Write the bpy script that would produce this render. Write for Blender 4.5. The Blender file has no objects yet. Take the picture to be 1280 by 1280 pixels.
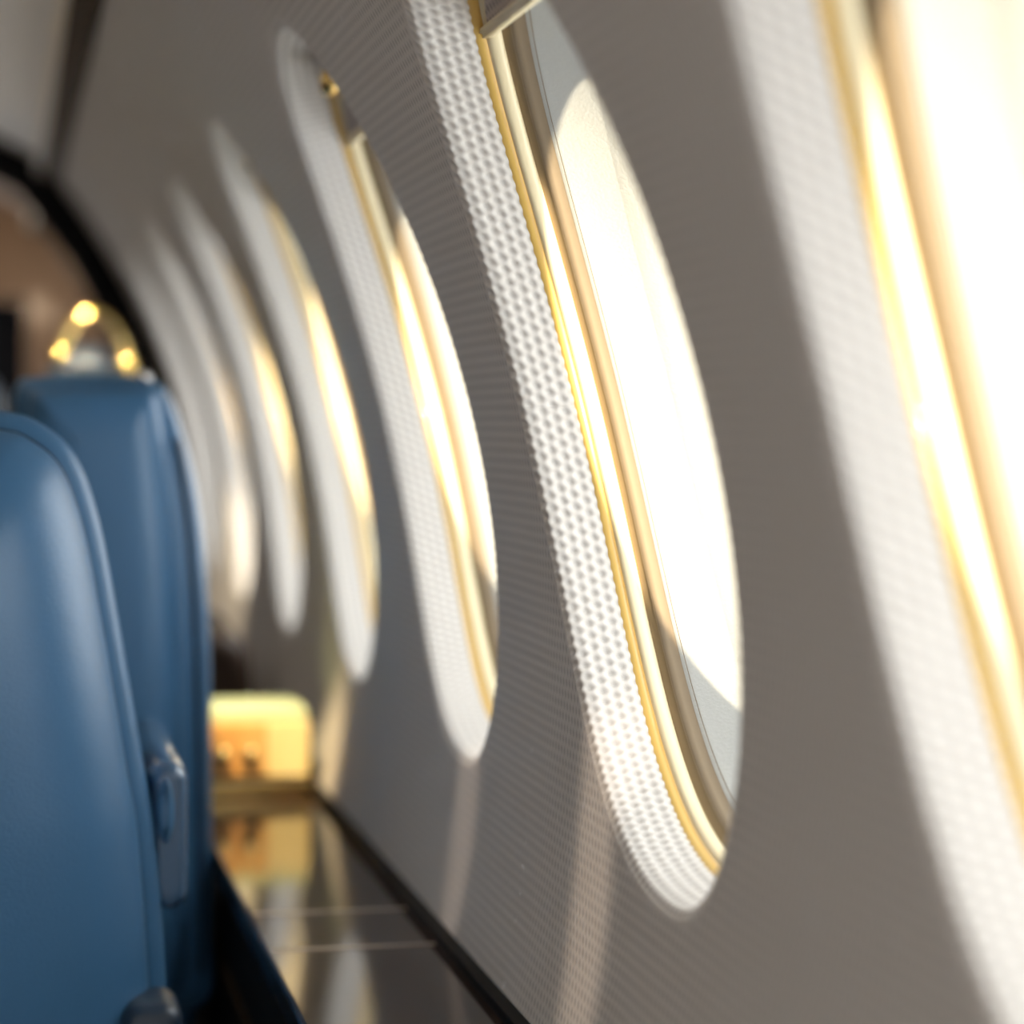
import bpy, bmesh, math, random
import numpy as np
from mathutils import Vector

random.seed(4)
C = bpy.context.scene.collection
SC = bpy.context.scene
FLOOR = -1.06            # floor level below the camera; everything is lifted at the end so the floor is z = 0

# ------------------------------------------------------------------ cabin geometry
PITCH = 0.735            # window spacing
UX, UZ = 0.735 * 0.96154 / 3200, 0.735 * 0.98058 / 3200


def Xw(Z):
    z = Z / UZ
    return UX * (1786 - .241 * z - 1.138e-4 * z * z)


def dXw(Z):
    z = Z / UZ
    return UX / UZ * (-.241 - 2.276e-4 * z)


XC = -0.587              # cabin centre line
WIN = [1.59 + PITCH * (k - 2) for k in range(-1, 8)]     # window centres, aft to forward
A_FAR, A_NEAR, B_UP, B_DN, ZC = .345, .185, .350, .330, .012
Y_ARCH = 5.80


# ------------------------------------------------------------------ materials
def nodes(name):
    m = bpy.data.materials.new(name)
    m.use_nodes = True
    nt = m.node_tree
    return m, nt, nt.nodes, nt.links, nt.nodes['Principled BSDF']


def N(nt, typ, **kw):
    n = nt.nodes.new(typ)
    for k, v in kw.items():
        setattr(n, k, v)
    return n


def plain(name, col, rough=.5, metal=0., bump=0., bscale=200., coat=0., spec=.5, var=0.):
    m, nt, ns, ln, b = nodes(name)
    b.inputs['Base Color'].default_value = (*col, 1)
    b.inputs['Roughness'].default_value = rough
    b.inputs['Metallic'].default_value = metal
    b.inputs['Coat Weight'].default_value = coat
    b.inputs['Coat Roughness'].default_value = .05
    b.inputs['Specular IOR Level'].default_value = spec
    tc = N(nt, 'ShaderNodeTexCoord')
    nz = N(nt, 'ShaderNodeTexNoise')
    nz.inputs['Scale'].default_value = bscale
    nz.inputs['Detail'].default_value = 3
    ln.new(tc.outputs['Object'], nz.inputs['Vector'])
    if bump:
        bp = N(nt, 'ShaderNodeBump')
        bp.inputs['Strength'].default_value = bump
        bp.inputs['Distance'].default_value = .002
        ln.new(nz.outputs['Fac'], bp.inputs['Height'])
        ln.new(bp.outputs['Normal'], b.inputs['Normal'])
    if var:
        mx = N(nt, 'ShaderNodeMixRGB')
        mx.inputs[1].default_value = (*[c * (1 - var) for c in col], 1)
        mx.inputs[2].default_value = (*[min(1, c * (1 + var)) for c in col], 1)
        ln.new(nz.outputs['Fac'], mx.inputs[0])
        ln.new(mx.outputs[0], b.inputs['Base Color'])
    return m


CELL = .0102


def fabric(name, col, bump=True, pocket=.75):
    """woven honeycomb cloth: three crossed cosines on the cloth's own UV (metres)"""
    m, nt, ns, ln, b = nodes(name)
    b.inputs['Roughness'].default_value = .9
    b.inputs['Specular IOR Level'].default_value = .15
    b.inputs['Sheen Weight'].default_value = .15
    uv = N(nt, 'ShaderNodeUVMap', uv_map='cloth')
    k = 2 * math.pi / (CELL * math.sqrt(3) / 2)
    acc = None
    for a in (30, 90, 150):
        d = N(nt, 'ShaderNodeVectorMath', operation='DOT_PRODUCT')
        d.inputs[1].default_value = (k * math.cos(math.radians(a)), k * math.sin(math.radians(a)), 0)
        ln.new(uv.outputs['UV'], d.inputs[0])
        c = N(nt, 'ShaderNodeMath', operation='COSINE')
        ln.new(d.outputs['Value'], c.inputs[0])
        if acc is None:
            acc = c
        else:
            s = N(nt, 'ShaderNodeMath', operation='ADD')
            ln.new(acc.outputs[0], s.inputs[0])
            ln.new(c.outputs[0], s.inputs[1])
            acc = s
    mr = N(nt, 'ShaderNodeMapRange')
    mr.inputs['From Min'].default_value = 2.2
    mr.inputs['From Max'].default_value = -1.3
    ln.new(acc.outputs[0], mr.inputs['Value'])
    # shade down in the cells of the weave, painted into the colour
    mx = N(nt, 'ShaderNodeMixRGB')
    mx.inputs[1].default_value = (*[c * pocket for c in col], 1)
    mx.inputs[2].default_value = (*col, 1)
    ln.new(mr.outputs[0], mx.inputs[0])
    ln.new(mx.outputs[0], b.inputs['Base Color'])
    # fine yarn noise
    nz = N(nt, 'ShaderNodeTexNoise')
    nz.inputs['Scale'].default_value = 900
    nz.inputs['Detail'].default_value = 2
    ln.new(uv.outputs['UV'], nz.inputs['Vector'])
    b1 = N(nt, 'ShaderNodeBump')
    b1.inputs['Strength'].default_value = .25
    b1.inputs['Distance'].default_value = .0006
    ln.new(nz.outputs['Fac'], b1.inputs['Height'])
    last = b1
    if bump:
        b2 = N(nt, 'ShaderNodeBump')
        b2.inputs['Strength'].default_value = .38
        b2.inputs['Distance'].default_value = .0016
        ln.new(mr.outputs[0], b2.inputs['Height'])
        ln.new(b1.outputs['Normal'], b2.inputs['Normal'])
        last = b2
    ln.new(last.outputs['Normal'], b.inputs['Normal'])
    return m


def wood(name, c1, c2, rough=.12, coat=1., axis=(1, .12, 1), scale=9):
    m, nt, ns, ln, b = nodes(name)
    b.inputs['Roughness'].default_value = rough
    b.inputs['Coat Weight'].default_value = coat
    b.inputs['Coat Roughness'].default_value = .03
    tc = N(nt, 'ShaderNodeTexCoord')
    mp = N(nt, 'ShaderNodeMapping')
    mp.inputs['Scale'].default_value = axis
    ln.new(tc.outputs['Object'], mp.inputs['Vector'])
    nz = N(nt, 'ShaderNodeTexNoise')
    nz.inputs['Scale'].default_value = scale
    nz.inputs['Detail'].default_value = 6
    nz.inputs['Distortion'].default_value = 1.5
    ln.new(mp.outputs['Vector'], nz.inputs['Vector'])
    cr = N(nt, 'ShaderNodeValToRGB')
    cr.color_ramp.elements[0].position = .35
    cr.color_ramp.elements[1].position = .68
    cr.color_ramp.elements[0].color = (*c1, 1)
    cr.color_ramp.elements[1].color = (*c2, 1)
    ln.new(nz.outputs['Fac'], cr.inputs[0])
    ln.new(cr.outputs[0], b.inputs['Base Color'])
    return m


def glass_pane(name):
    m = bpy.data.materials.new(name)
    m.use_nodes = True
    nt = m.node_tree
    nt.nodes.clear()
    out = N(nt, 'ShaderNodeOutputMaterial')
    tr = N(nt, 'ShaderNodeBsdfTransparent')
    tr.inputs[0].default_value = (.97, .98, .97, 1)
    gl = N(nt, 'ShaderNodeBsdfGlossy')
    gl.inputs['Roughness'].default_value = .03
    mx = N(nt, 'ShaderNodeMixShader')
    mx.inputs[0].default_value = .08
    nt.links.new(tr.outputs[0], mx.inputs[1])
    nt.links.new(gl.outputs[0], mx.inputs[2])
    nt.links.new(mx.outputs[0], out.inputs[0])
    return m


M = {}
CLOTH = (.74, .70, .655)
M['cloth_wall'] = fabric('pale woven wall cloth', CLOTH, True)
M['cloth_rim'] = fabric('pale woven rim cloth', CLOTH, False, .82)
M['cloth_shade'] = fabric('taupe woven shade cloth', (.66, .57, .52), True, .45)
M['amber'] = plain('amber plastic', (.74, .48, .13), .35, coat=.2)
M['bead'] = plain('cream bead plastic', (.86, .74, .48), .4, coat=.1)
M['cream'] = plain('tan frame plastic', (.32, .25, .17), .45, var=.03)
M['liner'] = plain('pale grey liner', (.56, .57, .55), .55, bump=.12, bscale=420, var=.04)
M['seal'] = plain('brown seal', (.25, .18, .10), .6)
M['pane'] = glass_pane('window pane')
M['ceiling'] = plain('ceiling panel', (.90, .88, .84), .7)
M['ledgewood'] = wood('dark gloss walnut', (.016, .009, .006), (.045, .024, .016), .09, .0)
M['panel'] = plain('black side panel', (.012, .011, .011), .6, spec=.1)
M['black'] = plain('black trim', (.006, .006, .007), .6, spec=.1)
M['bronze'] = plain('bronze strip', (.070, .046, .026), .8, spec=.1)
M['palestrip'] = plain('pale strip', (.85, .76, .60), .5)
M['tan'] = plain('tan panel', (.24, .175, .125), .7, var=.06, bscale=6)
M['tanwood'] = wood('tan veneer', (.30, .20, .13), (.40, .28, .19), .4, .1, (1, 1, .15), 6)
M['carpet'] = plain('carpet', (.10, .085, .075), .95, bump=.6, bscale=300)
M['leather'] = plain('steel blue leather', (.060, .168, .320), .35, bump=.22, bscale=420, var=.06)
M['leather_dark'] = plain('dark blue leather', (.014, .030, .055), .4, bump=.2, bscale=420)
M['plastic'] = plain('dark blue plastic', (.07, .14, .24), .22, coat=.6)
M['gold'] = plain('polished gold', (.95, .68, .26), .14, metal=1.)
M['chrome'] = plain('polished chrome', (.9, .88, .86), .08, metal=1.)
M['steel'] = plain('brushed strip', (.55, .48, .42), .3, metal=1.)
M['goldwood'] = wood('honey veneer', (.86, .66, .28), (.95, .80, .44), .25, .6, (1, 1, .2), 14)
M['honey'] = wood('orange veneer', (.62, .30, .07), (.85, .52, .18), .3, .4, (1, 1, .2), 14)
M['palegreen'] = plain('pale green cloth', (.55, .62, .36), .8)
M['brown'] = plain('dark brown leather', (.055, .030, .018), .5, bump=.2, bscale=200)
M['teal'] = plain('dark teal side', (.02, .06, .07), .4)


# ------------------------------------------------------------------ mesh helpers
def link(name, me, mat, parent=None, smooth=True):
    o = bpy.data.objects.new(name, me)
    C.objects.link(o)
    if mat is not None and not me.materials:
        me.materials.append(mat)
    if smooth:
        for p in me.polygons:
            p.use_smooth = True
    if parent is not None:
        o.parent = parent
    return o


def mesh(name, verts, faces, uvs=None):
    me = bpy.data.meshes.new(name)
    me.from_pydata([tuple(map(float, v)) for v in verts], [], faces)
    me.update()
    if uvs is not None:
        lay = me.uv_layers.new(name='cloth')
        li = np.zeros(len(me.loops), dtype=np.int32)
        me.loops.foreach_get('vertex_index', li)
        lay.data.foreach_set('uv', np.asarray(uvs, dtype=np.float32)[li].ravel())
    return me


def grid_faces(n, m, wrap=False, flip=False):
    """n rows x m columns of vertices; wrap closes the columns"""
    f = []
    mm = m if wrap else m - 1
    for i in range(n - 1):
        for j in range(mm):
            a, b_ = i * m + j, i * m + (j + 1) % m
            c, d = (i + 1) * m + (j + 1) % m, (i + 1) * m + j
            f.append((a, d, c, b_) if flip else (a, b_, c, d))
    return f


def struct(o):
    o['kind'] = 'structure'
    return o


def empty(name, loc=(0, 0, 0), rz=0.):
    o = bpy.data.objects.new(name, None)
    C.objects.link(o)
    o.location = loc
    o.rotation_euler = (0, 0, rz)
    o.empty_display_size = .05
    return o


def tag(o, label, cat, group=None):
    o['label'] = label
    o['category'] = cat
    if group:
        o['group'] = group
    return o


def smooth_loop(pts, n=120):
    """closed Catmull-Rom through pts, resampled by arc length"""
    P = [Vector(p) for p in pts]
    k = len(P)
    q = []
    for i in range(k):
        p0, p1, p2, p3 = P[i - 1], P[i], P[(i + 1) % k], P[(i + 2) % k]
        for s in range(24):
            t = s / 24
            q.append(.5 * ((2 * p1) + (p2 - p0) * t + (2 * p0 - 5 * p1 + 4 * p2 - p3) * t * t + (3 * p1 - p0 - 3 * p2 + p3) * t ** 3))
    q = np.array([tuple(v) for v in q])
    qq = np.vstack([q, q[:1]])
    L = np.concatenate([[0], np.cumsum(np.linalg.norm(np.diff(qq, axis=0), axis=1))])
    s = np.linspace(0, L[-1], n, endpoint=False)
    return np.stack([np.interp(s, L, qq[:, 0]), np.interp(s, L, qq[:, 1])], 1)


def normals2(q):
    t = np.roll(q, -1, 0) - np.roll(q, 1, 0)
    t /= np.linalg.norm(t, axis=1)[:, None] + 1e-12
    n = np.stack([t[:, 1], -t[:, 0]], 1)
    area = .5 * np.sum(q[:, 0] * np.roll(q[:, 1], -1) - np.roll(q[:, 0], -1) * q[:, 1])
    return n if area > 0 else -n


def loft_xz(name, outline, layers, mat, parent=None, cap=True, dome=0.):
    """outline in (x, z); layers = (y, inset) from front to back; insets follow the outline"""
    n = normals2(outline)
    V = []
    half = (outline.max(0) - outline.min(0)) / 2
    mid_ = (outline.max(0) + outline.min(0)) / 2

    def inset(ins):
        q = outline - n * min(ins, .010)
        ex = max(0, ins - .010)
        return mid_ + (q - mid_) * (1 - ex / half)
    for y, ins in layers:
        q = inset(ins)
        V += [(a, y, b) for a, b in q]
    m = len(outline)
    F = grid_faces(len(layers), m, True)
    if cap:
        for li in (0, len(layers) - 1):
            y, ins = layers[li]
            q = inset(ins)
            ctr = q.mean(0)
            prev = li * m
            bulge = dome if li == 0 else 0
            for fr in (.85, .7, .55, .4, .25, .1):
                p = ctr + (q - ctr) * fr
                cur = len(V)
                V += [(a, y - bulge * (1 - fr * fr), b) for a, b in p]
                F += [(prev + j, cur + j, cur + (j + 1) % m, prev + (j + 1) % m) for j in range(m)]
                prev = cur
            F.append(tuple(range(prev, prev + m)))
    me = mesh(name, V, F)
    bm = bmesh.new()
    bm.from_mesh(me)
    bmesh.ops.recalc_face_normals(bm, faces=bm.faces)
    bm.to_mesh(me)
    bm.free()
    return link(name, me, mat, parent)


def box(name, lo, hi, mat, parent=None, bevel=.004, seg=2):
    bm = bmesh.new()
    bmesh.ops.create_cube(bm, size=1)
    for v in bm.verts:
        v.co = Vector([lo[i] + (v.co[i] + .5) * (hi[i] - lo[i]) for i in range(3)])
    if bevel:
        bmesh.ops.bevel(bm, geom=bm.edges[:], offset=bevel, segments=seg, profile=.6, affect='EDGES')
    me = bpy.data.meshes.new(name)
    bm.to_mesh(me)
    bm.free()
    return link(name, me, mat, parent, smooth=False)


def tube(name, pts, r, mat, parent=None, seg=14):
    pts = [Vector(p) for p in pts]
    V = []
    up = Vector((0, 1, 0))
    for i, p in enumerate(pts):
        t = (pts[min(i + 1, len(pts) - 1)] - pts[max(i - 1, 0)]).normalized()
        a = t.cross(up)
        if a.length < 1e-3:
            a = t.cross(Vector((1, 0, 0)))
        a.normalize()
        b_ = a.cross(t)
        rr = r[i] if isinstance(r, (list, tuple)) else r
        for j in range(seg):
            w = 2 * math.pi * j / seg
            V.append(p + a * rr * math.cos(w) + b_ * rr * math.sin(w))
    F = grid_faces(len(pts), seg, True)
    F.append(tuple(range(seg)))
    F.append(tuple(range((len(pts) - 1) * seg, len(pts) * seg))[::-1])
    me = mesh(name, V, F)
    bm = bmesh.new()
    bm.from_mesh(me)
    bmesh.ops.recalc_face_normals(bm, faces=bm.faces)
    bm.to_mesh(me)
    bm.free()
    return link(name, me, mat, parent)


# ------------------------------------------------------------------ window outline
def spow(v, e):
    return np.sign(v) * np.abs(v) ** e


def outline(phi):
    """opening outline around a window's centre, in (dy, z)"""
    c, s = np.cos(phi), np.sin(phi)
    nf = np.where(c >= 0, 2.1, 2.35)
    a = np.where(c >= 0, A_FAR, A_NEAR)
    b = np.where(s >= 0, B_UP, B_DN)
    return np.stack([a * spow(c, 2 / nf), ZC + b * spow(s, 2 / nf)], 1)


_ph = np.linspace(0, 2 * np.pi, 20001)
_o = outline(_ph)
_L = np.concatenate([[0], np.cumsum(np.linalg.norm(np.diff(_o, axis=0), axis=1))])
PERIM = _L[-1]


def loop_even(n):
    s = np.linspace(0, PERIM, n, endpoint=False)
    return np.stack([np.interp(s, _L, _o[:, 0]), np.interp(s, _L, _o[:, 1])], 1), s


def ring_mesh(name, profile, n=240, flip=False, uv=False):
    """sweeps profile (t inward, e outward) around the opening"""
    q, s = loop_even(n)
    nn = normals2(q)
    V, U = [], []
    acc = 0
    for i, (t, e) in enumerate(profile):
        if i:
            acc += math.hypot(t - profile[i - 1][0], e - profile[i - 1][1])
        p = q - nn * t
        for k in range(n):
            V.append((Xw(p[k, 1]) + e, p[k, 0], p[k, 1]))
            U.append((s[k], acc))
    me = mesh(name, V, grid_faces(len(profile), n, True, flip), U if uv else None)
    return me


def rim_mesh():
    """cloth-wrapped rim with the honeycomb weave modelled in relief"""
    cells = round(PERIM / CELL)
    n = cells * 8
    q, s = loop_even(n)
    nn = normals2(q)
    R = .0105
    prof = []                      # (t, e, normal_t, normal_e)
    for t in np.linspace(-.005, 0, 4)[:-1]:
        prof.append((t, 0, 0, -1))
    for w in np.linspace(0, math.radians(80), 16):
        prof.append((R * math.sin(w), R * (1 - math.cos(w)), math.sin(w), -math.cos(w)))
    w = math.radians(80)
    t0, e0 = prof[-1][0], prof[-1][1]
    for l in np.linspace(.0014, .0380, 27):
        prof.append((t0 + l * math.cos(w), e0 + l * math.sin(w), math.sin(w), -math.cos(w)))
    # tucked-in edge
    t1, e1 = prof[-1][0], prof[-1][1]
    for w2 in np.linspace(.3, 2.2, 5):
        prof.append((t1 + .003 * math.sin(w2) * .2 - .003 * (1 - math.cos(w2)), e1 + .003 * math.sin(w2), 1, .2))
    V, U = [], []
    acc = 0
    k = 2 * math.pi / (CELL * math.sqrt(3) / 2)
    sc = cells * CELL / PERIM
    ss = s * sc
    for i, (t, e, nt_, ne) in enumerate(prof):
        if i:
            acc += math.hypot(t - prof[i - 1][0], e - prof[i - 1][1])
        h = sum(np.cos(k * (math.cos(math.radians(a)) * ss + math.sin(math.radians(a)) * acc)) for a in (30, 90, 150))
        fade = min(1, max(0, (acc - .001) / .006)) * min(1, max(.05, (len(prof) - 8 - i) / 5))
        disp = -.0008 * np.clip(h + .3, -1.0, 2.6) / 1.5 * fade
        p = q - nn * (t + nt_ * disp)[:, None]
        x = Xw(p[:, 1]) + e + ne * disp
        V.append(np.stack([x, p[:, 0], p[:, 1]], 1))
        U.append(np.stack([ss, np.full(n, acc)], 1))
    V = np.concatenate(V)
    U = np.concatenate(U)
    me = bpy.data.meshes.new('fabric_rim')
    F = np.array(grid_faces(len(prof), n, True, True), dtype=np.int32)
    me.vertices.add(len(V))
    me.vertices.foreach_set('co', V.astype(np.float32).ravel())
    me.loops.add(F.size)
    me.loops.foreach_set('vertex_index', F.ravel())
    me.polygons.add(len(F))
    me.polygons.foreach_set('loop_start', np.arange(0, F.size, 4, dtype=np.int32))
    me.polygons.foreach_set('loop_total', np.full(len(F), 4, dtype=np.int32))
    me.polygons.foreach_set('use_smooth', np.ones(len(F), dtype=bool))
    lay = me.uv_layers.new(name='cloth')
    lay.data.foreach_set('uv', U.astype(np.float32)[F.ravel()].ravel())
    me.update()
    me.validate()
    return me


# ------------------------------------------------------------------ walls
ZLO, ZHI = -.52, .575


def arc(Z):
    zz = np.linspace(-1.2, 1.2, 2401)
    L = np.concatenate([[0], np.cumsum(np.hypot(np.diff(zz), np.diff(Xw(zz))))])
    return np.interp(Z, zz, L)


def wall_cells(V, U, F, centres, mirror=False, inset=.0):
    n = 240
    q, s = loop_even(n)
    q = q - normals2(q) * inset
    y0, y1 = -A_NEAR - .11, A_FAR + .11
    y1 = y0 + PITCH
    # rectangle point on the ray from the hole's middle through each outline point
    mid = np.array([(A_FAR - A_NEAR) / 2, ZC])
    # include the corners exactly
    d = q - mid
    sx = np.where(d[:, 0] > 0, (y1 - mid[0]) / np.maximum(d[:, 0], 1e-9), (y0 - mid[0]) / np.minimum(d[:, 0], -1e-9))
    sz = np.where(d[:, 1] > 0, (ZHI - mid[1]) / np.maximum(d[:, 1], 1e-9), (ZLO - mid[1]) / np.minimum(d[:, 1], -1e-9))
    out = mid + d * np.minimum(sx, sz)[:, None]
    for cy, cz in ((y0, ZLO), (y1, ZLO), (y0, ZHI), (y1, ZHI)):
        k = np.argmin(np.hypot(out[:, 0] - cy, out[:, 1] - cz))
        out[k] = (cy, cz)
    rings = 14
    for yc in centres:
        base = len(V)
        for r in range(rings):
            f = (r / (rings - 1)) ** 1.5
            p = q + (out - q) * f
            for k in range(n):
                X = Xw(p[k, 1])
                if mirror:
                    X = 2 * XC - X
                V.append((X, yc + p[k, 0], p[k, 1]))
                U.append((yc + p[k, 0], arc(p[k, 1])))
        F += [tuple(base + i for i in f) for f in grid_faces(rings, n, True, mirror)]


def wall_patch(V, U, F, ya, yb, za, zb, mirror=False, nz=30, ny=2):
    base = len(V)
    for y in np.linspace(ya, yb, ny):
        for z in np.linspace(za, zb, nz):
            X = Xw(z)
            V.append((2 * XC - X if mirror else X, y, z))
            U.append((y, arc(z)))
    F += [tuple(base + i for i in f) for f in grid_faces(ny, nz, False, mirror)]


Y_AFT, Y_FWD = -1.6, 7.4
CELL0 = WIN[0] - A_NEAR - .11
CELL1 = CELL0 + PITCH * len(WIN)
for side, mirror in (('right', False), ('left', True)):
    V, U, F = [], [], []
    wall_cells(V, U, F, WIN if side == 'right' else WIN[:0], mirror, inset=.0005)
    if side == 'right':
        wall_patch(V, U, F, Y_AFT, CELL0, ZLO, ZHI, mirror)
    else:                      # unseen opening added to let in sky light: no wall from Y_AFT to CELL0
        for k_, yc_ in enumerate(WIN):
            c0 = yc_ - A_NEAR - .11
            wall_patch(V, U, F, c0, c0 + PITCH, ZLO, ZHI, mirror)
    wall_patch(V, U, F, CELL1, Y_ARCH + .04, ZLO, ZHI, mirror)
    wall_patch(V, U, F, Y_AFT if side == 'right' else CELL0, Y_ARCH + .04, FLOOR - .02, ZLO, mirror, 20)
    struct(link('wall_' + side, mesh('wall_' + side, V, F, U), M['cloth_wall'] if side == 'right' else M['tan']))

# wall and ceiling beyond the arch, in tan
V, U, F = [], [], []
wall_patch(V, U, F, Y_ARCH + .04, Y_FWD + .05, FLOOR - .02, ZHI, False, 40)
wall_patch(V, U, F, Y_ARCH + .04, Y_FWD + .05, FLOOR - .02, ZHI, True, 40)
struct(link('wall_forward', mesh('wall_forward', V, F), M['tan']))


def ceil_path(n=40):
    xs = np.linspace(Xw(ZHI), 2 * XC - Xw(ZHI), n)
    h = Xw(ZHI) - XC
    return [(x, ZHI + .17 * (1 - abs((x - XC) / h) ** 2.2)) for x in xs]


V = []
cp = ceil_path()
ys = [Y_AFT, 0, 2, 4, Y_ARCH + .04]
for y in ys:
    V += [(x, y, z) for x, z in cp]
struct(link('ceiling', mesh('ceiling', V, grid_faces(len(ys), len(cp), False, True)), M['ceiling']))
V = []
for y in (Y_ARCH + .04, Y_FWD + .05):
    V += [(x, y, z) for x, z in cp]
struct(link('ceiling_forward', mesh('ceiling_forward', V, grid_faces(2, len(cp), False, True)), M['tan']))

XL, XR = 2 * XC - .45, .45
struct(box('floor', (XL, Y_AFT - .05, FLOOR - .03), (XR, Y_FWD + .1, FLOOR), M['carpet'], bevel=0))
struct(box('wall_aft', (XL, Y_AFT - .05, FLOOR), (XR, Y_AFT, .80), M['tan'], bevel=0))

# forward bulkhead with a doorway into the dark
DX0, DX1, DZ = -.72, .075, .345
V = [(XL, 0, FLOOR), (DX0, 0, FLOOR), (DX1, 0, FLOOR), (XR, 0, FLOOR), (XL, 0, DZ), (DX0, 0, DZ), (DX1, 0, DZ), (XR, 0, DZ),
     (XL, 0, .80), (DX0, 0, .80), (DX1, 0, .80), (XR, 0, .80)]
F = [(0, 1, 5, 4), (2, 3, 7, 6), (4, 5, 9, 8), (5, 6, 10, 9), (6, 7, 11, 10)]
me = mesh('wall_bulkhead', V, F)
bm = bmesh.new()
bm.from_mesh(me)
r = bmesh.ops.extrude_face_region(bm, geom=bm.faces[:])
for v in [g for g in r['geom'] if isinstance(g, bmesh.types.BMVert)]:
    v.co.y += .06
bmesh.ops.recalc_face_normals(bm, faces=bm.faces)
bm.to_mesh(me)
bm.free()
bk = struct(link('wall_bulkhead', me, M['tanwood'], smooth=False))
bk.location.y = Y_FWD
struct(box('wall_galley', (DX0 - .1, Y_FWD + .9, FLOOR), (DX1 + .3, Y_FWD + .95, .6), M['black'], bevel=0))
# (the passage behind the doorway: side walls and lid)
struct(box('wall_passage', (DX1 + .02, Y_FWD + .06, FLOOR), (DX1 + .06, Y_FWD + .9, .6), M['black'], bevel=0))
struct(box('ceiling_passage', (DX0 - .1, Y_FWD + .06, .42), (DX1 + .06, Y_FWD + .95, .46), M['black'], bevel=0))


# ------------------------------------------------------------------ trims
def sweep_section(name, path, inward, y0, y1, mat):
    """a frame following the cabin's cross-section"""
    P = np.array(path)
    t = np.gradient(P, axis=0)
    t /= np.linalg.norm(t, axis=1)[:, None]
    nrm = np.stack([-t[:, 1], t[:, 0]], 1)
    ctr = np.array([XC, -.2])
    sgn = np.sign(np.sum((ctr - P) * nrm, axis=1))
    nrm *= sgn[:, None]
    V = []
    prof = [(-.01, y0), (inward - .012, y0), (inward, y0 + .012), (inward, y1 - .012), (inward - .012, y1), (-.01, y1)]
    for d, y in prof:
        q = P + nrm * d
        V += [(a, y, b) for a, b in q]
    me = mesh(name, V, grid_faces(len(prof), len(P), False))
    bm = bmesh.new()
    bm.from_mesh(me)
    bmesh.ops.recalc_face_normals(bm, faces=bm.faces)
    bm.to_mesh(me)
    bm.free()
    return struct(link(name, me, mat, smooth=False))


right = [(Xw(z), z) for z in np.linspace(FLOOR, ZHI, 60)]
full = right + ceil_path(50)[1:-1] + [(2 * XC - x, z) for x, z in right[::-1]]
sweep_section('trim_1', full, .085, Y_ARCH - .02, Y_ARCH + .06, M['black'])


def strip(name, pts, y0, y1, mat):
    """closed section in (x, z) run fore and aft"""
    V = [(x, y, z) for y in (y0, y1) for x, z in pts]
    k = len(pts)
    F = grid_faces(2, k, True) + [tuple(range(k)), tuple(range(k, 2 * k))[::-1]]
    me = mesh(name, V, F)
    bm = bmesh.new()
    bm.from_mesh(me)
    bmesh.ops.recalc_face_normals(bm, faces=bm.faces)
    bm.to_mesh(me)
    bm.free()
    return struct(link(name, me, mat, smooth=False))


xs = Xw(.562)
strip('trim_2', [(xs + .022, .528), (xs - .016, .540), (xs - .020, .556), (xs - .006, .60), (xs + .02, .59)], Y_AFT, Y_FWD, M['bronze'])
strip('trim_3', [(xs - .016, .544), (xs - .028, .556), (xs - .026, .60), (xs - .012, .60)], Y_AFT, Y_FWD, M['palestrip'])

# ------------------------------------------------------------------ windows
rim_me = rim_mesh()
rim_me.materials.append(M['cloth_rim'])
ring_me = ring_mesh('amber_ring', [(.010, .036), (.0165, .042), (.0178, .0445), (.0178, .049), (.016, .051)], flip=True)
bead_me = ring_mesh('bead', [(.018, .0485), (.0212, .0495), (.0222, .052), (.0225, .056), (.0215, .059), (.018, .061)], flip=True)
groove_me = ring_mesh('seal', [(.018, .061), (.0225, .0645), (.026, .066)], flip=True)
frame_me = ring_mesh('inner_frame', [(.020, .0645), (.0255, .0655), (.028, .070), (.030, .076), (.033, .078)], flip=True)
liner_me = ring_mesh('liner', [(.030, .0755), (.034, .079), (.046, .112), (.047, .1125), (.078, .163), (.080, .170), (.105, .172), (.105, .180)], flip=True)
for k, me in ((ring_me, 'amber'), (bead_me, 'bead'), (groove_me, 'seal'), (frame_me, 'cream'), (liner_me, 'liner')):
    k.materials.append(M[me])
q, s = loop_even(160)
q = q - normals2(q) * .103
V = [(Xw(b) + .174, a, b) for a, b in q] + [(Xw(ZC) + .174, (A_FAR - A_NEAR) / 2, ZC)]
# pane, gently curved with the hull: rings towards its middle
V, F = [], []
mid = np.array([(A_FAR - A_NEAR) / 2, ZC])
for r in range(8):
    p = mid + (q - mid) * (1 - r / 8)
    V += [(Xw(b) + .174, a, b) for a, b in p]
F = grid_faces(8, 160, True, True)
V.append((Xw(ZC) + .174, mid[0], ZC))
F += [(7 * 160 + j, len(V) - 1, 7 * 160 + (j + 1) % 160) for j in range(160)]
pane_me = mesh('pane', V, F)
pane_me.materials.append(M['pane'])

for i, yc in enumerate(WIN):
    w = struct(empty('window_%d' % (i + 1), (0, yc, 0)))
    for nm, me in (('fabric_rim', rim_me), ('amber_ring', ring_me), ('bead', bead_me), ('seal', groove_me), ('inner_frame', frame_me),
                   ('liner', liner_me), ('pane', pane_me)):
        link(nm, me, None, w)
# plain outer rings on the far side of the cabin, which the photograph does not show
for i, yc in enumerate(WIN[:0]):
    w = struct(empty('window_%d' % (i + 1 + len(WIN)), (2 * XC, yc, 0)))
    for nm, me in (('liner', liner_me), ('inner_frame', frame_me)):
        o = link(nm, me, None, w)
        o.scale.x = -1
lr = ring_mesh('rim', [(0, 0), (.02, .008), (.028, .028), (.034, .05), (.04, .07)], flip=True)
lr.materials.append(M['ceiling'])
for i, yc in enumerate(WIN[:0]):
    o = link('rim', lr, None, bpy.data.objects['window_%d' % (i + 1 + len(WIN))])
    o.scale.x = -1

# ------------------------------------------------------------------ window shades, rolled up to a narrow strip
SH_Z = .280


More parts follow.
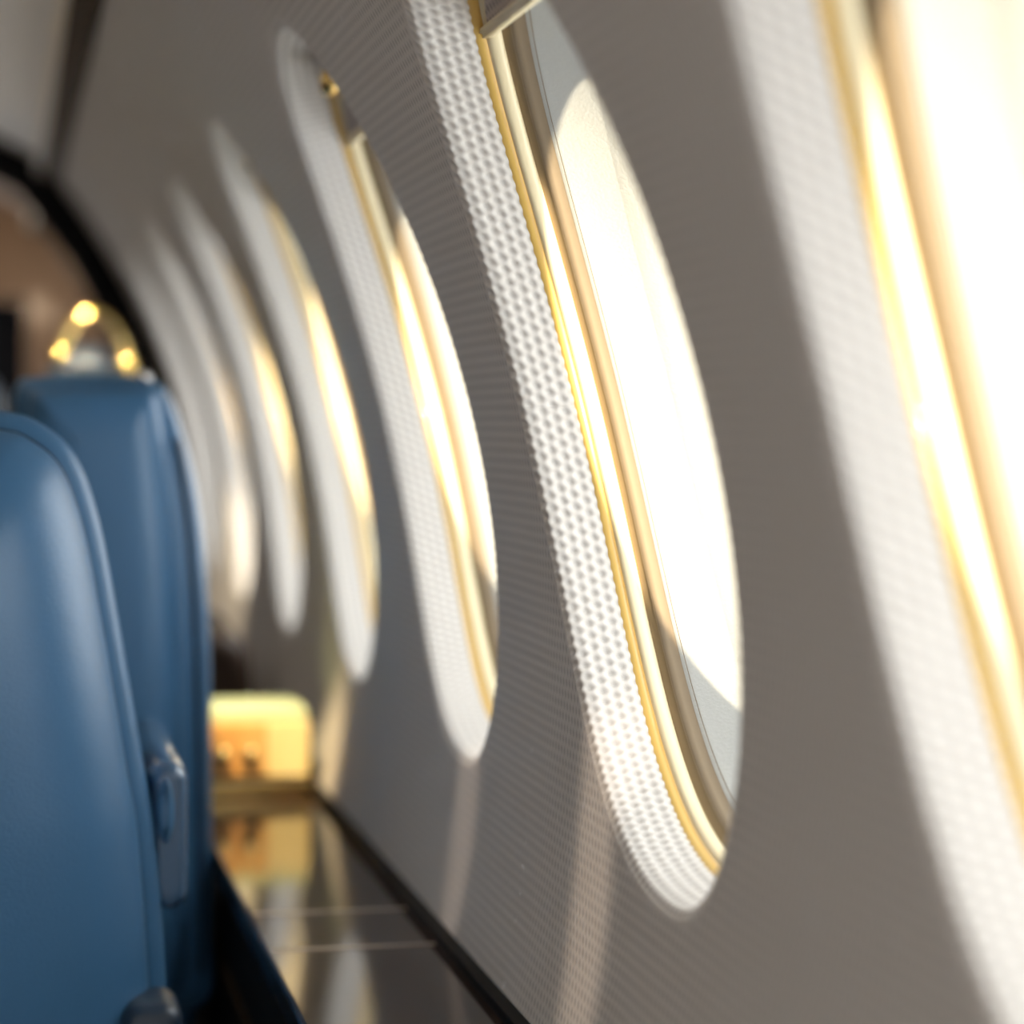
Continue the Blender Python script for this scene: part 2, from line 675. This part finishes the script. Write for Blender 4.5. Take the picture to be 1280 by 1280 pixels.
def shade_mesh():
    V, U = [], []
    ya, yb = -.16, .26
    rows = [(SH_Z, .050), (.30, .049), (.33, .048), (.345, .047)]
    for z, e in rows:
        for y in np.linspace(ya, yb, 12):
            V.append((Xw(SH_Z) + e + (Xw(z) - Xw(SH_Z)) * .75, y, z))
            U.append((y, z * 1.1))
    n = len(V)
    V += [(x + .004, y, z) for x, y, z in V]
    U += U
    F = grid_faces(4, 12) + [tuple(n + i for i in f) for f in grid_faces(4, 12, False, True)]
    F += [(j, j + 1, n + j + 1, n + j)[::-1] for j in range(11)]
    return mesh('shade_cloth', V, F, U)


sh_me = shade_mesh()
sh_me.materials.append(M['cloth_shade'])
xb = Xw(SH_Z) + .050
bm = bmesh.new()
bmesh.ops.create_cube(bm, size=1)
for v in bm.verts:
    v.co = Vector((xb + .002 + v.co.x * .012, .05 + v.co.y * .43, SH_Z - .002 + v.co.z * .009))
bmesh.ops.bevel(bm, geom=bm.edges[:], offset=.003, segments=3, affect='EDGES')
eb_me = bpy.data.meshes.new('edge_strip')
bm.to_mesh(eb_me)
bm.free()
eb_me.materials.append(M['bead'])
# pull knob: a short turned gold knob on the shade
V = []
kp = [(0, .008), (.006, .007), (.010, .011), (.018, .013), (.024, .010), (.026, .0)]
for d, r_ in kp:
    for j in range(20):
        a = 2 * math.pi * j / 20
        V.append((-d, r_ * math.cos(a) * 1.5, r_ * math.sin(a)))
kn_me = mesh('pull_knob', V, grid_faces(len(kp), 20, True))
kn_me.materials.append(M['gold'])
SH_LABEL = {
    1: 'woven taupe shade raised at the top of the blurred window nearest the camera',
    2: 'woven taupe shade with cream edge at the top of the sharply focused window',
    3: 'raised woven shade with gold pull knob, in the window just beyond the focused one',
    4: 'raised woven shade in the window two places beyond the focused one',
    5: 'raised woven shade in the window three places beyond the focused one',
    6: 'raised woven shade in the window next to last before the black arch',
    7: 'raised woven shade in the last window before the black arch',
}
for k in range(1, 8):
    yc = WIN[k + 1]
    t = empty('window_shade', (0, yc, 0))
    tag(t, SH_LABEL[k], 'window shade', 'raised shades along the windows')
    link('shade_cloth', sh_me, None, t)
    e = link('edge_strip', eb_me, None, t)
    kn = link('pull_knob', kn_me, None, t)
    kn['label'] = 'gold pull knob'
    kn.location = (Xw(.312) + .048, .07, .318)

# ------------------------------------------------------------------ side ledge
LZ = -.471
XI = .231
t = empty('side_ledge', (XI, 2, FLOOR))
tag(t, 'long glossy dark wood side ledge running below the windows', 'ledge')
L0, L1 = .3, Y_ARCH - .025


def ch(o, root):
    o.parent = root
    o.matrix_parent_inverse = root.matrix_basis.inverted() if False else o.matrix_parent_inverse
    o.location = Vector(o.location) - root.location
    return o


xo = Xw(LZ) + .004
ch(box('ledge_top', (XI, L0, LZ - .028), (xo, L1, LZ), M['ledgewood'], bevel=.004), t)
ch(box('side_panel', (XI + .012, L0 + .01, FLOOR), (XI + .03, L1, LZ - .028), M['panel'], bevel=0), t)
ch(box('rail', (XI + .006, L0 + .01, LZ - .135), (XI + .013, L1, LZ - .122), M['bronze'], bevel=.002), t)
g = ch(box('gasket', (Xw(LZ) - .010, L0, LZ - .002), (Xw(LZ) + .003, L1, LZ + .010), M['black'], bevel=.002), t)
for y in (2.27, 2.44):
    ch(box('inlay_strip', (XI + .006, y, LZ - .001), (Xw(LZ) - .012, y + .006, LZ + .0008), M['steel'], bevel=0), t)
ch(box('inlay_strip', (XI + .006, 4.1, LZ - .001), (Xw(LZ) - .012, 4.106, LZ + .0008), M['steel'], bevel=0), t)

# ------------------------------------------------------------------ golden box on the ledge
BY = 3.20
t = empty('golden_box', (.31, BY, LZ))
tag(t, 'honey gold wooden box glowing in warm light on the dark ledge', 'box')
ch(box('body', (.236, BY, LZ + .001), (.382, BY + .16, LZ + .096), M['goldwood'], bevel=.006, seg=3), t)
b_ = ch(box('lid', (.240, BY + .004, LZ + .0962), (.380, BY + .158, LZ + .110), M['palegreen'], bevel=.006, seg=3), t)
b_['label'] = 'pale green lid'
ch(box('base_band', (.234, BY - .004, LZ + .001), (.3845, BY + .164, LZ + .018), M['gold'], bevel=.003), t)
ch(box('band', (.2345, BY - .003, LZ + .022), (.3835, BY + .163, LZ + .026), M['bronze'], bevel=.001), t)
ch(box('side_strip', (.382, BY + .012, LZ + .03), (.3885, BY + .15, LZ + .085), M['teal'], bevel=.002), t)
V = []
kp = [(0, .006), (.004, .006), (.006, .010), (.012, .010), (.014, 0)]
for d, r_ in kp:
    for j in range(16):
        a = 2 * math.pi * j / 16
        V.append((r_ * math.cos(a), -d, r_ * math.sin(a)))
for xk in (.270, .305):
    o = link('knob', mesh('knob', V, grid_faces(len(kp), 16, True, True)), M['gold'])
    o.location = (xk, BY - .002, LZ + .055)
    ch(o, t)

o = ch(box('front_panel', (.240, BY - .0035, LZ + .028), (.328, BY + .004, LZ + .094), M['honey'], bevel=.002), t)
o['label'] = 'orange front panel'

# dark brown bag behind it
by = 3.95
q = smooth_loop([(.25, LZ), (.30, LZ), (.36, LZ), (.376, LZ + .03), (.368, LZ + .12), (.34, LZ + .152), (.29, LZ + .148), (.255, LZ + .10)], 70)
q[:, 1] = np.maximum(q[:, 1], LZ + .0015)
o = tag(empty('leather_bag', (.31, by, LZ)), 'dark brown rounded leather bag on the ledge behind the golden box', 'bag')
ch(loft_xz('body', q, [(by - .10, .05), (by - .115, .03), (by - .105, .008), (by - .08, .0), (by + .08, .0), (by + .105, .01), (by + .11, .04)], M['brown']), o)
ch(tube('handle', [(.29 + .03 * math.cos(a) + .02, by, LZ + .145 + .03 * math.sin(a)) for a in np.linspace(0, math.pi, 12)], .006, M['brown']), o)


# ------------------------------------------------------------------ seats
def rrect(x0, x1, z0, z1, r, n=6):
    P = []
    for cx, cz, a0 in ((x1 - r, z1 - r, 0), (x0 + r, z1 - r, 90), (x0 + r, z0 + r, 180), (x1 - r, z0 + r, 270)):
        for k in range(n):
            a = math.radians(a0 + 90 * k / (n - 1))
            P.append((cx + r * math.cos(a), cz + r * math.sin(a)))
    return P


def resample(P, n=160):
    q = np.array(P)
    qq = np.vstack([q, q[:1]])
    L = np.concatenate([[0], np.cumsum(np.linalg.norm(np.diff(qq, axis=0), axis=1))])
    s = np.linspace(0, L[-1], n, endpoint=False)
    return np.stack([np.interp(s, L, qq[:, 0]), np.interp(s, L, qq[:, 1])], 1)


def scl(q, fx, fz, c):
    return (q - np.array(c)) * np.array([fx, fz]) + np.array(c)


# near seat: broad back seen from behind
Y1 = 2.20
half = [(.000, .009), (.034, -.002), (.064, -.030), (.084, -.085), (.102, -.179), (.122, -.298), (.131, -.35), (.140, -.47), (.143, -.58), (.138, -.63), (.12, -.645), (.0, -.65)]
ax = -.12
pts = half + [(ax, -.65)] + [(2 * ax - x, z) for x, z in half[::-1]] + [(ax, .022)]
q1 = smooth_loop(pts, 220)
seat1 = tag(empty('aircraft_seat', (ax, Y1, FLOOR)), 'large blue leather seat back filling the lower left, nearest the camera', 'seat', 'blue leather cabin seats')
o = loft_xz('back_shell', q1, [(Y1 + .010, .030), (Y1 + .012, .020), (Y1 + .018, .006), (Y1 + .032, .0), (Y1 + .10, .0), (Y1 + .13, .012), (Y1 + .14, .05)], M['leather'])
ch(o, seat1)
n1 = normals2(q1)
lay = []
for ins, dy in ((.0175, .012), (.0165, .004), (.0175, -.002), (.022, -.014), (.030, -.028), (.042, -.044), (.058, -.060), (.080, -.076), (.115, -.092)):
    lay.append((Y1 + dy, ins))
o = loft_xz('back_panel', q1, lay[::-1], M['leather'], dome=.03)
ch(o, seat1)
# piping along the seam
qs = q1 - n1 * .0165
o = tube('piping', [(a, Y1 + .008, b) for a, b in np.vstack([qs, qs[:1]])], .0014, M['leather_dark'], seg=8)
ch(o, seat1)
q = resample(rrect(ax - .25, ax + .25, FLOOR + .36, FLOOR + .50, .05), 120)
ch(loft_xz('seat_cushion', q, [(Y1 + .12, .03), (Y1 + .14, .004), (Y1 + .17, .0), (Y1 + .48, .0), (Y1 + .52, .01), (Y1 + .535, .04)], M['leather']), seat1)
ch(box('pedestal', (ax - .15, Y1 + .10, FLOOR), (ax + .15, Y1 + .46, FLOOR + .37), M['panel'], bevel=.02), seat1)


def pod(name, x0, x1, z0, z1, y0, y1, r, mat, parent, recess=None):
    q = resample(rrect(x0, x1, z0, z1, r, 10), 90)
    o = loft_xz(name, q, [(y0, r * .45), (y0 + .002, r * .3), (y0 + .008, .002), (y0 + .014, 0), (y1 - .014, 0), (y1, .006)], mat)
    ch(o, parent)
    return o


arm = pod('armrest', .128, .161, -.425, -.297, 2.235, 2.60, .016, M['plastic'], seat1)
q = smooth_loop([(.1325 + .0085 + .0085 * math.cos(a), -.338 + .030 * math.sin(a)) for a in np.linspace(0, 2 * math.pi, 12, endpoint=False)], 40)
o = loft_xz('armrest_pad', q, [(2.229, .006), (2.231, .002), (2.24, 0), (2.26, 0)], M['leather'])
ch(o, seat1)
pod('armrest', .098, .150, -.62, -.484, 2.13, 2.22, .017, M['leather_dark'], seat1)
# the far arm and the two arms' legs
pod('armrest', 2 * ax - .161, 2 * ax - .128, -.425, -.297, 2.235, 2.60, .016, M['plastic'], seat1)

# second seat, in front of it by the ledge
Y2 = 2.80
pts = [(.030, .047), (.10, .050), (.160, .046), (.182, .028), (.200, -.02), (.2145, -.085), (.2235, -.17), (.2275, -.26), (.2285, -.42), (.2285, -.56), (.222, -.64),
       (.12, -.65), (.022, -.64), (.012, -.5), (.010, -.3), (.010, -.1), (.014, .02), (.019, .040)]
q2 = smooth_loop(pts, 220)
seat2 = tag(empty('aircraft_seat', (.12, Y2, FLOOR)), 'blue leather seat with a squared top, standing against the dark ledge behind the near seat', 'seat', 'blue leather cabin seats')
ch(loft_xz('back_shell', q2, [(Y2 - .004, .04), (Y2 - .002, .03), (Y2 + .010, .008), (Y2 + .03, .0), (Y2 + .15, .0), (Y2 + .17, .012), (Y2 + .18, .05)], M['leather']), seat2)
pts = [(.040, .034), (.10, .036), (.150, .034), (.168, .020), (.178, -.06), (.186, -.15), (.192, -.30), (.196, -.50), (.19, -.62), (.11, -.63), (.035, -.62), (.026, -.3), (.026, -.05), (.03, .02)]
q = smooth_loop(pts, 200)
ch(loft_xz('back_panel', q, [(Y2 - .036, .055), (Y2 - .034, .040), (Y2 - .030, .024), (Y2 - .024, .012), (Y2 - .014, .004), (Y2 - .004, .0), (Y2 + .02, .0)], M['leather']), seat2)
o = tube('side_piping', [(x + .012, Y2 + .001, z) for x, z in ((.178, -.02), (.188, -.10), (.196, -.20), (.200, -.34), (.203, -.50), (.203, -.60))], .003, M['leather_dark'])
ch(o, seat2)
o = link('button', mesh('button', [(r_ * math.cos(2 * math.pi * j / 16), -d, r_ * math.sin(2 * math.pi * j / 16)) for d, r_ in ((0, .007), (.004, .008), (.009, .006), (.011, .0)) for j in range(16)],
                        grid_faces(4, 16, True, True)), M['chrome'])
o['label'] = 'small chrome button'
o.location = (.153, Y2 - .012, .047)
ch(o, seat2)
q = resample(rrect(.02, .222, FLOOR + .34, FLOOR + .48, .05), 120)
ch(loft_xz('seat_cushion', q, [(Y2 + .12, .03), (Y2 + .14, .004), (Y2 + .17, .0), (Y2 + .62, .0), (Y2 + .66, .01), (Y2 + .67, .04)], M['leather']), seat2)
ch(box('pedestal', (.05, Y2 + .12, FLOOR), (.20, Y2 + .52, FLOOR + .36), M['panel'], bevel=.02), seat2)

# third seat further forward: only its head is seen, with an arched gold handle
Y3 = 4.15
seat3 = tag(empty('aircraft_seat', (.13, Y3, FLOOR)), 'distant blue seat whose headrest with an arched gold handle shows above the squared seat', 'seat', 'blue leather cabin seats')
pts = [(.112, .118), (.137, .121), (.162, .118), (.178, .092), (.196, .07), (.204, .02), (.208, -.2), (.208, -.5), (.20, -.60), (.13, -.61), (.05, -.60), (.044, -.5), (.044, -.2), (.05, .02), (.07, .07), (.094, .092)]
q3 = smooth_loop(pts, 200)
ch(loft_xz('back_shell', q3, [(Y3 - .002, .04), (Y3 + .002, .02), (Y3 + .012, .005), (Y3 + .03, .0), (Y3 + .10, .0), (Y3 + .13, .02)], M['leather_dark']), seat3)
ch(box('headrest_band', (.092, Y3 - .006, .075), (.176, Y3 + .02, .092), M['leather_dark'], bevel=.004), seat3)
hp = [(.148 + .052 * math.cos(a), Y3 + .045, .085 + .088 * math.sin(a)) for a in np.linspace(-.05, math.pi + .05, 26)]
hd = ch(tube('handle', hp, .0085, M['gold']), seat3)
hd['label'] = 'polished gold arched handle'
for xk, zk in ((.200, .090), (.096, .105)):
    bm = bmesh.new()
    bmesh.ops.create_uvsphere(bm, u_segments=18, v_segments=12, radius=.017)
    me = bpy.data.meshes.new('handle_boss')
    bm.to_mesh(me)
    bm.free()
    o = link('handle_boss', me, M['gold'])
    o.location = (xk, Y3 + .045, zk)
    o.scale = (.85, .8, 1.1)
    ch(o, seat3)
q = resample(rrect(.05, .204, FLOOR + .34, FLOOR + .48, .05), 120)
ch(loft_xz('seat_cushion', q, [(Y3 + .06, .03), (Y3 + .08, .004), (Y3 + .11, .0), (Y3 + .50, .0), (Y3 + .54, .01), (Y3 + .55, .04)], M['leather']), seat3)
ch(box('pedestal', (.07, Y3 + .08, FLOOR), (.18, Y3 + .44, FLOOR + .36), M['panel'], bevel=.02), seat3)

# fourth seat: an edge of its head at the frame's left border
Y4 = 3.60
seat4 = tag(empty('aircraft_seat', (-.22, Y4, FLOOR)), 'dark blue seat of which only the head edge shows at the left border', 'seat', 'blue leather cabin seats')
q = resample(rrect(-.44, .006, -.62, .078, .05, 10), 200)
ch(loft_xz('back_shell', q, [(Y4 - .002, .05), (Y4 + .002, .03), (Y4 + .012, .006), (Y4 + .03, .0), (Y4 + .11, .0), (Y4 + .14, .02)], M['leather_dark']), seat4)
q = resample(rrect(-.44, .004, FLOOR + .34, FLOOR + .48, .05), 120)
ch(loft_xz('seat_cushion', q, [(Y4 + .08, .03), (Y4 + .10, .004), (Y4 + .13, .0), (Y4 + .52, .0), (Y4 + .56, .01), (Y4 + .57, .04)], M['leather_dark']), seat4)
ch(box('pedestal', (-.36, Y4 + .10, FLOOR), (-.08, Y4 + .46, FLOOR + .36), M['panel'], bevel=.02), seat4)

# ------------------------------------------------------------------ light
W = bpy.data.worlds.new('sky')
SC.world = W
W.use_nodes = True
bg = W.node_tree.nodes['Background']
bg.inputs[0].default_value = (.92, .96, 1.0, 1)
bg.inputs[1].default_value = 7.5


def light(name, typ, energy, col, loc, direction=None, **kw):
    l = bpy.data.lights.new(name, typ)
    l.energy = energy
    l.color = col
    for k, v in kw.items():
        setattr(l, k, v)
    o = bpy.data.objects.new(name, l)
    C.objects.link(o)
    o.location = loc
    if direction is not None:
        o.rotation_euler = Vector(direction).to_track_quat('-Z', 'Y').to_euler()
    return o


light('sun', 'SUN', 19, (1.0, .84, .60), (5, -5, 1), (-.305, .95, -.05), angle=math.radians(1.0))
light('box_fill', 'SPOT', 300, (1.0, .76, .42), (.12, 2.6, .53), (.19, .61, -.93), spot_size=math.radians(15), spot_blend=.4, shadow_soft_size=.03)  # added spot, stands in for sunlight on the golden box

light('handle_fill', 'SPOT', 120, (1.0, .82, .55), (.02, 3.65, .56), (.128, .54, -.44), spot_size=math.radians(24), spot_blend=.5, shadow_soft_size=.03)  # added spot, brings out glints on the gold handle
light('ceiling_fill', 'AREA', 8, (1.0, .88, .76), (-.55, 2.6, .48), (0, 0, 1), shape='RECTANGLE', size=.5, size_y=5.5)  # added area light facing up, brightens the ceiling
for y_, p_, e_ in ((1.15, 1.80, 34), (1.70, 2.30, 22)):
    o = light('band_spot', 'SPOT', e_, (1.0, .80, .62), (-.35, y_, .52), (.77, p_ - y_, -.86), spot_size=math.radians(15), spot_blend=.7, shadow_soft_size=.02)  # added narrow spots that throw warm bands on the wall
    o.scale = (.30, 1, 1)
light('aft_fill', 'AREA', 10, (.93, .96, 1.0), (.0, -1.5, -.15), (.05, 1, .02), shape='RECTANGLE', size=.5, size_y=1.2)  # added fill behind the camera, lifts the window rims and seats
light('forward_fill', 'POINT', 7, (1.0, .74, .5), (.12, 6.5, .35), shadow_soft_size=.05)  # added point light, brightens the bulkhead beyond the arch

# ------------------------------------------------------------------ camera
TH = math.atan(.2)
cam = bpy.data.cameras.new('camera')
cam.sensor_width = 36
cam.sensor_fit = 'HORIZONTAL'
cam.lens = 90
cam.shift_y = -114 / 1280
cam.clip_start = .02
cam.dof.use_dof = True
cam.dof.focus_distance = 1.90
cam.dof.aperture_fstop = 2.7
co = bpy.data.objects.new('camera', cam)
C.objects.link(co)
co.rotation_euler = (math.radians(90), 0, -TH)
SC.camera = co

for o in SC.objects:
    if o.parent is None:
        o.location.z -= FLOOR

SC.view_settings.view_transform = 'Standard'
SC.view_settings.look = 'None'
SC.view_settings.gamma = 1
SC.view_settings.exposure = -0.3
SC.cycles.use_denoising = True
SC.cycles.max_bounces = 10
SC.cycles.diffuse_bounces = 6
SC.cycles.transparent_max_bounces = 12
SC.cycles.caustics_reflective = False
SC.cycles.caustics_refractive = False
SC.cycles.sample_clamp_indirect = 8
